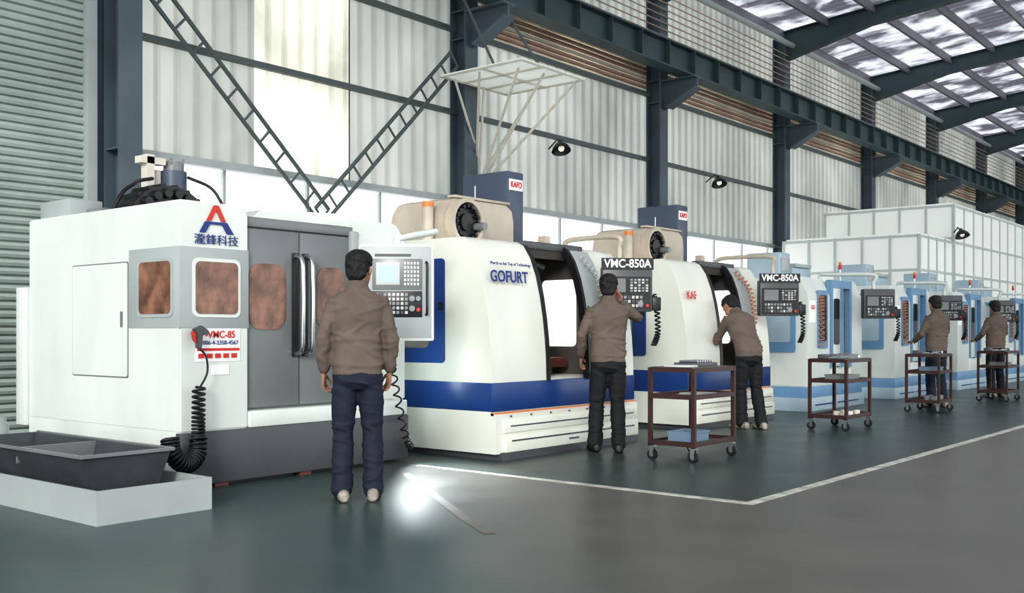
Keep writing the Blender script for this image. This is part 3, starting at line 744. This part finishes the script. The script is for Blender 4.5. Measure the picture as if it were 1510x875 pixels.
coil(g,'coiled_cord',[(1.9,-.2,1.05),(1.98,-.15,.9),(2.08,-.12,.6),(2.2,-.1,.25),(2.28,-.1,.12)],.03,14,.008,M['rubber'])
pg=G('control_pendant',(5.83-4.27,5.98-6.62,1.48),R(-48),g)
prism(pg,'housing',[(-.30,-.39),(.30,-.39),(.30,.37),(.28,.39),(-.28,.39),(-.30,.37)],0,.20,M['white'],.008,axis='y')
box(pg,'front_frame',(-.285,-.004,-.37),(.285,.0,.37),M['lgrey'],.001)
box(pg,'face_upper',(-.19,-.010,.02),(.21,-.004,.27),M['mgrey'],.002)
box(pg,'face_lower',(-.19,-.010,-.20),(.21,-.004,.01),M['black'],.002)
box(pg,'screen_bezel',(-.16,-.014,.06),(.03,-.009,.24),M['keyw'],.002)
box(pg,'screen',(-.14,-.017,.08),(.01,-.012,.22),M['screen'])
boxes(pg,'keypad',keys(.06,.19,.05,.25,5,6,-.010,rnd=False)+keys(-.17,.10,-.18,0,8,5,-.010),[M['keyw'],M['key'],M['dgrey']])
cyls(pg,'dials',[((.13,-.01,-.05),(.13,-.03,-.05),.024),((.18,-.01,-.05),(.18,-.03,-.05),.020),((.13,-.01,-.13),(.13,-.03,-.13),.024)],M['key'])
cyl(pg,'emergency_stop',(.18,-.01,-.14),(.18,-.03,-.14),.016,M['red'])
box(pg,'label_strip',(-.17,-.010,.29),(.12,-.004,.31),M['dgrey'])
tube(pg,'pendant_arm',[(0,.12,.39),(0,.12,.44),(.15,.4,.5),(.3,.62,.55)],.03,M['white'])
tube(pg,'side_handle',catmull([(.24,-.005,.24),(.25,-.045,.22),(.25,-.05,-.0),(.25,-.045,-.16),(.24,-.005,-.18)],6),.010,M['black'])

# ---------------------------------------------------------------- chip tray + bin
t=G('coolant_tray',(3.18,5.8,0))
def open_box(g,name,x0,x1,y0,y1,z0,z1,tk,m):
    boxes(g,name,[((x0+tk,y0+tk,z0),(x1-tk,y1-tk,z0+tk)),((x0,y0,z0),(x1,y0+tk,z1)),((x0,y1-tk,z0),(x1,y1,z1)),((x0,y0+tk,z0),(x0+tk,y1-tk,z1)),((x1-tk,y0+tk,z0),(x1,y1-tk,z1))],m)
open_box(t,'tray',0,.80,0,2.6,0,.21,.015,M['lgrey'])
t2=G('chip_bin',(3.22-3.18,6.05-5.8,.03),0,t)
bm=bmesh.new()
def ringp(x0,x1,y0,y1,z): return [bm.verts.new(p) for p in [(x0,y0,z),(x1,y0,z),(x1,y1,z),(x0,y1,z)]]
o1=ringp(.16,.54,.10,1.7,.0); o2=ringp(.0,.62,.0,1.85,.36); i2=ringp(.03,.59,.03,1.82,.36); i1=ringp(.18,.52,.12,1.68,.02)
bm.faces.new(o1[::-1]); bm.faces.new(i1)
for a,b in ((o1,o2),(o2,i2),(i2,i1)):
    for i in range(4): bm.faces.new([a[i],a[(i+1)%4],b[(i+1)%4],b[i]])
bmesh.ops.recalc_face_normals(bm,faces=bm.faces[:])
from_bm(bm,'hopper',M['bin'],t2)
boxes(t2,'rim_lip',[((-.015,-.02,.35),(.635,.0,.37)),((-.018,.0,.35),(.0,1.85,.37)),((.62,0,.35),(.638,1.85,.37)),((.03,.9,.25),(.59,.92,.355))],M['mgrey'])
boxes(t2,'skid_feet',[((.2,.2,-.015),(.5,.3,0)),((.2,1.4,-.015),(.5,1.5,0))],M['dgrey'])
t3=G('coolant_pump',(3.45-3.18,8.05-5.8,.015),0,t)
cyls(t3,'motor',[((.2,.1,.1),(.2,.1,.42),.09),((.2,.1,.42),(.2,.1,.48),.07)],M['lgrey'])
box(t3,'base',(.05,-.05,0),(.4,.25,.1),M['mgrey'],.01)
cyl(None,'leaning_pipe',(1.25,7.45,.02),(4.1,9.25,.95),.02,M['black'])

# ---------------------------------------------------------------- VMC type B
def vmc_b(ox,oy,ped,W=2.1,h=1.97):
    g=G('small_machining_center',(ox,oy,0))
    D_=1.45
    box(g,'blue_base',(-.05,-.02,.0),(W+.05,D_+.01,.20),M['sblue'],.01)
    box(g,'base_step',(0,.0,.2),(W,D_+.005,.36),M['lblue'],.01)
    boxes(g,'base_slots',[((.2,-.025,.08),(W*.45,-.019,.10)),((W*.5,-.025,.08),(W*.9,-.019,.10))],M['blue'])
    prism(g,'left_body',[(.02,.36),(.0,.5),(.0,1.7),(.12,h),(D_,h),(D_,.36)],0,.80,M['white'],.01)
    prism(g,'right_body',[(.02,.36),(.0,.5),(.0,1.7),(.12,h),(D_,h),(D_,.36)],1.62,W,M['white'],.01)
    box(g,'sill',(.8,.03,.36),(1.62,D_-.01,.62),M['white'],.01)
    box(g,'roof_cover',(.8,.4,h-.08),(1.62,D_-.01,h-.005),M['sblue'])
    box(g,'interior_back',(.8,1.0,.6),(1.62,1.05,h-.09),M['inner'])
    boxes(g,'door_frame',[((.80,-.02,.62),(.88,.06,h-.02)),((1.54,-.02,.62),(1.62,.06,h-.02)),((.881,-.018,h-.14),(1.539,.1,h-.022)),((1.18,-.03,.62),(1.24,.04,h-.141))],M['lblue'])
    box(g,'door_leaf',(.88,-.01,.64),(1.18,.03,h-.14),M['white'],.006)
    rpanel(g,'door_window',(1.03,-.018,1.32),.22,.7,.04,.01,M['darkwin'])
    rpanel(g,'side_window_frame',(-.014,.50,1.35),.62,.98,.04,.014,M['lblue'],'x')
    rpanel(g,'side_window',(-.02,.50,1.38),.46,.74,.04,.01,M['sblue'],'x')
    rpanel(g,'front_window_frame',(.50,-.02,1.35),.36,.86,.04,.02,M['lblue'])
    rpanel(g,'front_window',(.50,-.026,1.37),.24,.68,.03,.01,M['darkwin'])
    coil(g,'air_hose',[(.36,-.05,1.7),(.32,-.07,1.4),(.33,-.07,.95)],.035,12,.009,M['coilor'])
    box(g,'side_label',(.04,-.006,1.30),(.26,-.001,1.62),M['ink'])
    text(g,'side_label_text','-855',(.15,-.009,1.52),.09,M['redtxt'])
    box(g,'column_head',(.55,.7,h),(.95,1.25,h+.42),M['sblue'],.02)
    box(g,'head_cap',(.60,.68,h+.12),(.90,.71,h+.34),M['lgrey'],.01)
    box(g,'motor_box',(1.15,.75,h),(1.85,1.3,h+.22),M['sblue'],.02)
    box(g,'duct',(1.2,.72,h+.22),(1.8,.95,h+.28),M['lgrey'],.01)
    cyls(g,'signal_post',[((1.95,.3,h),(1.95,.3,h+.2),.012)],M['bright'])
    cyl(g,'signal_lens_red',(1.95,.3,h+.2),(1.95,.3,h+.27),.025,M['red']); cyl(g,'signal_lens_amber',(1.95,.3,h+.27),(1.95,.3,h+.32),.025,M['orange'])
    box(g,'table',(.95,.3,.78),(1.5,.7,.88),M['cast'])
    cyls(g,'spindle',[((1.3,.6,1.85),(1.3,.6,1.5),.09),((1.3,.6,1.5),(1.3,.6,1.35),.05)],M['bright'])
    px,py,pz=ped
    tube(g,'pendant_arm',catmull([(W-.5,.5,h),(W-.5,.48,h+.10),(W-.5,.3,h+.10),(px,py+.1,h+.08),(px,py+.1,h-.05),(px,py+.1,pz+.2)],8),.03,M['white'])
    pendant_dark(g,(px,py,pz),R(-46),None,.5,.46)
    return g
vmc_b(14.27,6.14,(1.73,-.42,1.60))
vmc_b(17.9,6.14,(1.73,-.40,1.60))
vmc_b(21.5,6.14,(1.9,-.4,1.60))
vmc_b(25.1,6.14,(1.9,-.4,1.60))

# ---------------------------------------------------------------- carts
def cart(ox,oy,rz=0):
    g=G('tool_cart',(ox,oy,0),rz)
    w,d=.78,.48
    boxes(g,'legs',[((x,y,.13),(x+.035,y+.035,.84)) for x in (0,w-.035) for y in (0,d-.035)],M['cart'])
    for z in (.14,.56,.80):
        boxes(g,'shelf_frame',[((.036,.002,z),(w-.036,.022,z+.045)),((.036,d-.022,z),(w-.036,d-.002,z+.045)),((.002,.036,z),(.022,d-.036,z+.045)),((w-.022,.036,z),(w-.002,d-.036,z+.045))],M['cart'])
        box(g,'shelf_plate',(.01,.01,z+.01),(w-.01,d-.01,z+(.043 if z>.7 else .02)),M['carttop'] if z>.7 else M['cart'])
    bm=bmesh.new()
    for x in (.03,w-.03):
        for y in (.03,d-.03):
            bm_cyl(bm,(x-.014,y,.048),(x+.014,y,.048),.048,16,mi=0)
            bm_cyl(bm,(x-.018,y,.048),(x+.018,y,.048),.02,12,mi=1)
            bm_box(bm,(x-.024,y-.02,.045),(x-.018,y+.02,.13),1); bm_box(bm,(x+.018,y-.02,.045),(x+.024,y+.02,.13),1); bm_box(bm,(x-.03,y-.03,.12),(x+.03,y+.03,.135),1)
    from_bm(bm,'casters',[M['rubber'],M['bright']],g,40)
    return g
C1=cart(8.03,4.50); C2=cart(11.75,4.58); C3=cart(15.2,4.58,R(4)); C4=cart(18.35,4.45)
def crate(par,x,y,z,w=.32,d=.24,h=.10,m='crate'):
    g=G('plastic_crate',(x,y,z),0,par); open_box(g,'crate_shell',0,w,0,d,0,h,.008,M[m])
    boxes(g,'crate_rim',[((-.01,-.01,h-.015),(w+.01,-.0005,h)),((-.01,d+.0005,h-.015),(w+.01,d+.01,h))],M[m])
    cyls(g,'small_parts',[((.05+.05*i,.05+.03*(i%3),.03),(.07+.05*i,.12+.03*(i%3),.05),.014) for i in range(5)],M['bright'],8)
crate(C1,.12,.10,.161); crate(C2,.2,.07,.581,.36,.28,.07,'mgrey'); crate(C2,.35,.12,.844,.30,.24,.05,'mgrey'); crate(C3,.3,.1,.581,.34,.26,.07,'crate'); crate(C4,.3,.1,.581,.34,.26,.07,'mgrey')
box(C1,'tool_case',(.29,.12,.844),(.65,.38,.879),M['dgrey'],.006)
cyls(C1,'case_tools',[((.33+.045*i,.15,.89),(.33+.045*i,.34,.89),.011) for i in range(7)],M['bright'],8)
boxes(C1,'documents',[((.09,.05,.581),(.29,.33,.59)),((.34,.1,.581),(.6,.35,.60))],M['lgrey'])
box(C1,'parts_tray',(.08,.1,.844),(.24,.36,.862),M['keyw'],.004)
for C in (C2,C3,C4):
    cyls(C,'hand_tools',[((.06,.12,.86),(.30,.10,.86),.014),((.05,.24,.857),(.3,.22,.857),.011),((.68,.12,.865),(.72,.26,.865),.02)],M['bright'],8)
    box(C,'steel_block',(.1,.30,.844),(.3,.40,.894),M['dgrey'],.004)
cyls(C2,'machined_parts',[((.22+i*.11,.14+(i%2)*.12,.161),(.22+i*.11,.14+(i%2)*.12,.21),.04) for i in range(5)],M['louverw'],14)
cyls(C3,'machined_parts',[((.22+i*.11,.14+(i%2)*.12,.161),(.22+i*.11,.14+(i%2)*.12,.23),.04) for i in range(5)],M['mgrey'],14)

# added lamp and spot, brightening the floor by the first two machines
il=G('added_spill_lamp',(6.84,7.0,0))
cyls(il,'stand',[((0,0,0),(0,0,.02),.09),((0,0,.02),(0,0,1.1),.012)],M['dgrey'])
box(il,'added_lamp_head',(-.07,-.03,1.1),(.07,.06,1.2),M['dgrey'],.008)
box(il,'added_lamp_glass',(-.06,-.034,1.11),(.06,-.03,1.19),M['lampon'])
ld=bpy.data.lights.new('added_spill_spot','SPOT'); ld.energy=480; ld.spot_size=R(54); ld.spot_blend=1.; ld.shadow_soft_size=.08; ld.color=(.92,.98,1)
lo=bpy.data.objects.new('added_spill_spot',ld); lo.parent=il.e; scene.collection.objects.link(lo); lo.location=(0,-.06,1.15)
lo.rotation_euler=V((-.74,-1.08,-1.15)).to_track_quat('-Z','Y').to_euler()

# ---------------------------------------------------------------- light
w=bpy.data.worlds.new('world'); scene.world=w; w.use_nodes=True
bg=w.node_tree.nodes['Background']; bg.inputs[0].default_value=(.95,.985,.99,1); bg.inputs[1].default_value=1.78
sd=bpy.data.lights.new('sun','SUN'); sd.energy=1.7; sd.angle=R(14); sd.color=(1,.97,.91)
so=bpy.data.objects.new('sun',sd); scene.collection.objects.link(so)
so.rotation_euler=V((.80,.50,-.34)).to_track_quat('-Z','Y').to_euler()

scene.view_settings.view_transform='Standard'
try: scene.view_settings.look='Medium High Contrast'
except Exception: scene.view_settings.look='None'
scene.view_settings.exposure=.06
# ---------------------------------------------------------------- camera
cd=bpy.data.cameras.new('camera'); cam=bpy.data.objects.new('camera',cd); scene.collection.objects.link(cam)
cam.location=(0,0,1.16); cam.rotation_euler=(R(90),0,R(39.31-90))
cd.sensor_width=36; cd.lens=36*1520/1510; cd.shift_y=52.5/1510; cd.clip_end=300
scene.camera=cam
